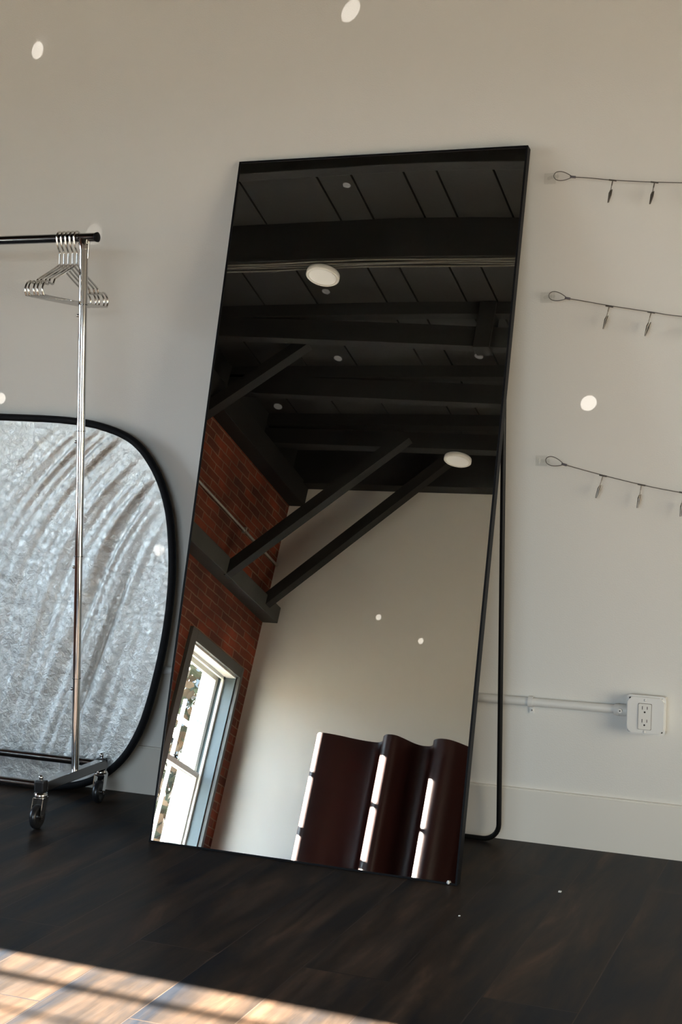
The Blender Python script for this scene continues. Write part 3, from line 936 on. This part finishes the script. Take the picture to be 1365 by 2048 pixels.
clip_wire('w1', [(-.843, YW, 1.793), (-.800, YW, 1.7885), (-.736, YW, 1.780), (-.622, YW, 1.770), (-.50, YW, 1.763), (-.30, YW, 1.757), (0, YW, 1.757), (.35, YW, 1.77), (.8, YW, 1.80)],
          [(-.740, 1.780, -.749, 1.721, 0), (-.631, 1.770, -.640, 1.713, 0), (-.522, 1.763, -.527, 1.705, 0), (-.413, 1.760, -.416, 1.70, 0)],
          (-.905, 1.796), 'thin steel clip wire on the wall, the topmost of three', 'clear plastic hook holding the topmost clip wire', 0)
clip_wire('w2', [(-.847, YW, 1.473), (-.800, YW, 1.4645), (-.738, YW, 1.453), (-.628, YW, 1.435), (-.549, YW, 1.423), (-.3, YW, 1.40), (0, YW, 1.393), (.35, YW, 1.41), (.8, YW, 1.47)],
          [(-.738, 1.451, -.751, 1.391, 0), (-.628, 1.434, -.641, 1.372, 1), (-.519, 1.419, -.528, 1.358, 0), (-.41, 1.409, -.415, 1.35, 0)],
          (-.905, 1.479), 'thin steel clip wire on the wall, the middle of three', 'clear plastic hook holding the middle clip wire', 0)
clip_wire('w3', [(-.842, YW, 1.031), (-.80, YW, 1.0205), (-.739, YW, 1.006), (-.636, YW, .984), (-.533, YW, .967), (-.3, YW, .935), (0, YW, .920), (.35, YW, .94), (.8, YW, 1.03)],
          [(-.740, 1.005, -.756, .945, 0), (-.638, .984, -.646, .923, 0), (-.530, .967, -.534, .905, 1), (-.42, .95, -.425, .888, 0)],
          (-.905, 1.040), 'thin steel clip wire on the wall, the lowest and most sagging', 'clear plastic hook holding the lowest clip wire', 0)

# ------------------------------------------------------------------ conduit and outlet box
t = thing('wall_conduit', 'white painted conduit running from behind the mirror to the outlet box', 'conduit', (-.9, -.014, .387))
MB().tube([(-3.4, -.0165, .383), (-1.3, -.0165, .384), (-.672, -.0165, .386)], .0118, seg=18).build('pipe', M_elec, t)
q = MB().tube([(-.690, -.0185, .3855), (-.650, -.0185, .3855)], .0155, seg=18)
q.tube([(-.683, -.0185, .3855), (-.678, -.0185, .3855)], .0170, seg=18)
q.cyl((-.672, -.030, .3865), (-.672, -.042, .3865), .0058, seg=12)
q.build('connector', M_elec, t)
MB().cyl((-.672, -.0415, .3865), (-.672, -.0428, .3865), .0020, seg=8).build('set_screw', M_slot, t)
# strap over the conduit
ts = thing('conduit_strap', 'one hole steel strap holding the conduit beside the mirror leg', 'strap', (-.918, 0, .37))
for xs_, lab in ((-.918, 1),):
    prof = []
    for k in range(13):
        a = pi/2 + pi*k/12 if False else radians(100) - k*radians(200)/12
        prof.append((xs_, -.0165-.0150*cos(a), .386+.0150*sin(a)))
    q = MB()
    for A, B in zip(prof, prof[1:]):
        A, B = V(A), V(B)
        d = (B-A).normalized(); nn = V((1, 0, 0)).cross(d)
        vs = []
        for P_ in (A, B):
            for sx in (-.0065, .0065):
                for sn in (0, .0018):
                    vs.append(q.bm.verts.new(P_+V((sx, 0, 0))+nn*sn))
        for f in ((0, 1, 3, 2), (4, 6, 7, 5), (0, 4, 5, 1), (2, 3, 7, 6), (0, 2, 6, 4), (1, 5, 7, 3)):
            q.bm.faces.new([vs[i] for i in f])
    q.box((xs_-.0065, -.0045, .352), (xs_+.0065, -.0005, .374), .001)
    q.build('strap_body', M_elec, ts)
    MB().disc((xs_+.001, -.0045, .361), (0, -1, 0), [(0, .0008), (.0042, .0008), (.0046, 0)], 16).build('washer', M_elec, ts)
    MB().cyl((xs_+.001, -.0052, .361), (xs_+.001, -.0058, .361), .0017, seg=10).build('screw', M_slot, ts)

tb = thing('outlet_box', 'square metal outlet box with a white double receptacle on the wall', 'outlet', (-.604, 0, .382))
bx0, bx1, bz0, bz1 = -.6545, -.5525, .331, .433
MB().box((bx0+.004, -.040, bz0+.003), (bx1-.003, -.0003, bz1-.003), .006).build('back_box', M_elec, tb)
# raised cover with notched corners
q = MB()
def rrect(x0, x1, z0, z1, r, n=5):
    o_ = []
    for cx, cz, a0 in ((x1-r, z1-r, 0), (x0+r, z1-r, 90), (x0+r, z0+r, 180), (x1-r, z0+r, 270)):
        for k in range(n+1):
            a = radians(a0+90*k/n); o_.append((cx+r*cos(a), cz+r*sin(a)))
    return o_
q.prism(rrect(bx0, bx1, bz0, bz1, .009), 1, -.043, -.040)
c_ = .012
poly = [(bx0+.002+c_, bz0+.003), (bx1-.002-c_, bz0+.003), (bx1-.002-c_*.55, bz0+.003+c_*.75), (bx1-.002, bz0+.003+c_*1.15), (bx1-.002, bz1-.003-c_*1.15), (bx1-.002-c_*.55, bz1-.003-c_*.75), (bx1-.002-c_, bz1-.003),
        (bx0+.002+c_, bz1-.003), (bx0+.002+c_*.55, bz1-.003-c_*.75), (bx0+.002, bz1-.003-c_*1.15), (bx0+.002, bz0+.003+c_*1.15), (bx0+.002+c_*.55, bz0+.003+c_*.75)]
q.prism(poly, 1, -.0510, -.0425)
bmesh.ops.bevel(q.bm, geom=[e for e in q.bm.edges if all(abs(v.co.y+.0510) < 1e-5 for v in e.verts)], offset=.0016, segments=3, affect='EDGES')
cov = q.build('cover_plate', M_elec, tb)
rx0, rx1, rz0, rz1 = -.6215, -.5885, .3455, .4125
q = MB().prism(rrect(rx0, rx1, rz0, rz1, .003), 1, -.0535, -.0505)
rec = q.build('receptacle', M_recept, tb)
q = MB()
q.prism(rrect(rx0-.0013, rx1+.0013, rz0-.0013, rz1+.0013, .003), 1, -.05125, -.0508)
q.build('receptacle_gap', mat('shade_gap', (.22, .19, .15), .7), rec)
for zc in (.4005, .3665):
    q = MB()
    xc = (rx0+rx1)/2
    for s_, h_ in ((-1, .0045), (1, .0038)):
        q.box((xc+s_*.0063-.0008, -.0539, zc-h_+.0015), (xc+s_*.0063+.0008, -.0534, zc+h_+.0015))
    q.build('slots', M_slot, rec)
    MB().prism([(xc+.0024*cos(radians(a)), zc-.0095+.0024*sin(radians(a))) for a in range(0, 360, 30)], 1, -.0539, -.0534).build('ground_hole', M_slot, rec)
for z in (bz0+.0078, bz1-.0108):
    MB().disc(((rx0+rx1)/2, -.0510, z), (0, -1, 0), [(.0036, 0), (.0034, .0012), (.002, .0018), (0, .002)], 16).build('cover_screw', M_elec, tb)
for x, z, open_ in ((bx0+.0085, bz1-.0085, 1), (bx1-.0085, bz1-.0085, 0), (bx0+.0085, bz0+.0085, 0), (bx1-.0085, bz0+.0085, 1)):
    if open_:
        MB().cyl((x, -.0428, z), (x, -.0434, z), .0026, seg=12).build('corner_hole', M_slot, tb)
    else:
        MB().disc((x, -.0430, z), (0, -1, 0), [(.0048, 0), (.0045, .0020), (.002, .0030), (0, .0028)], 16).build('corner_screw', M_elec, tb)
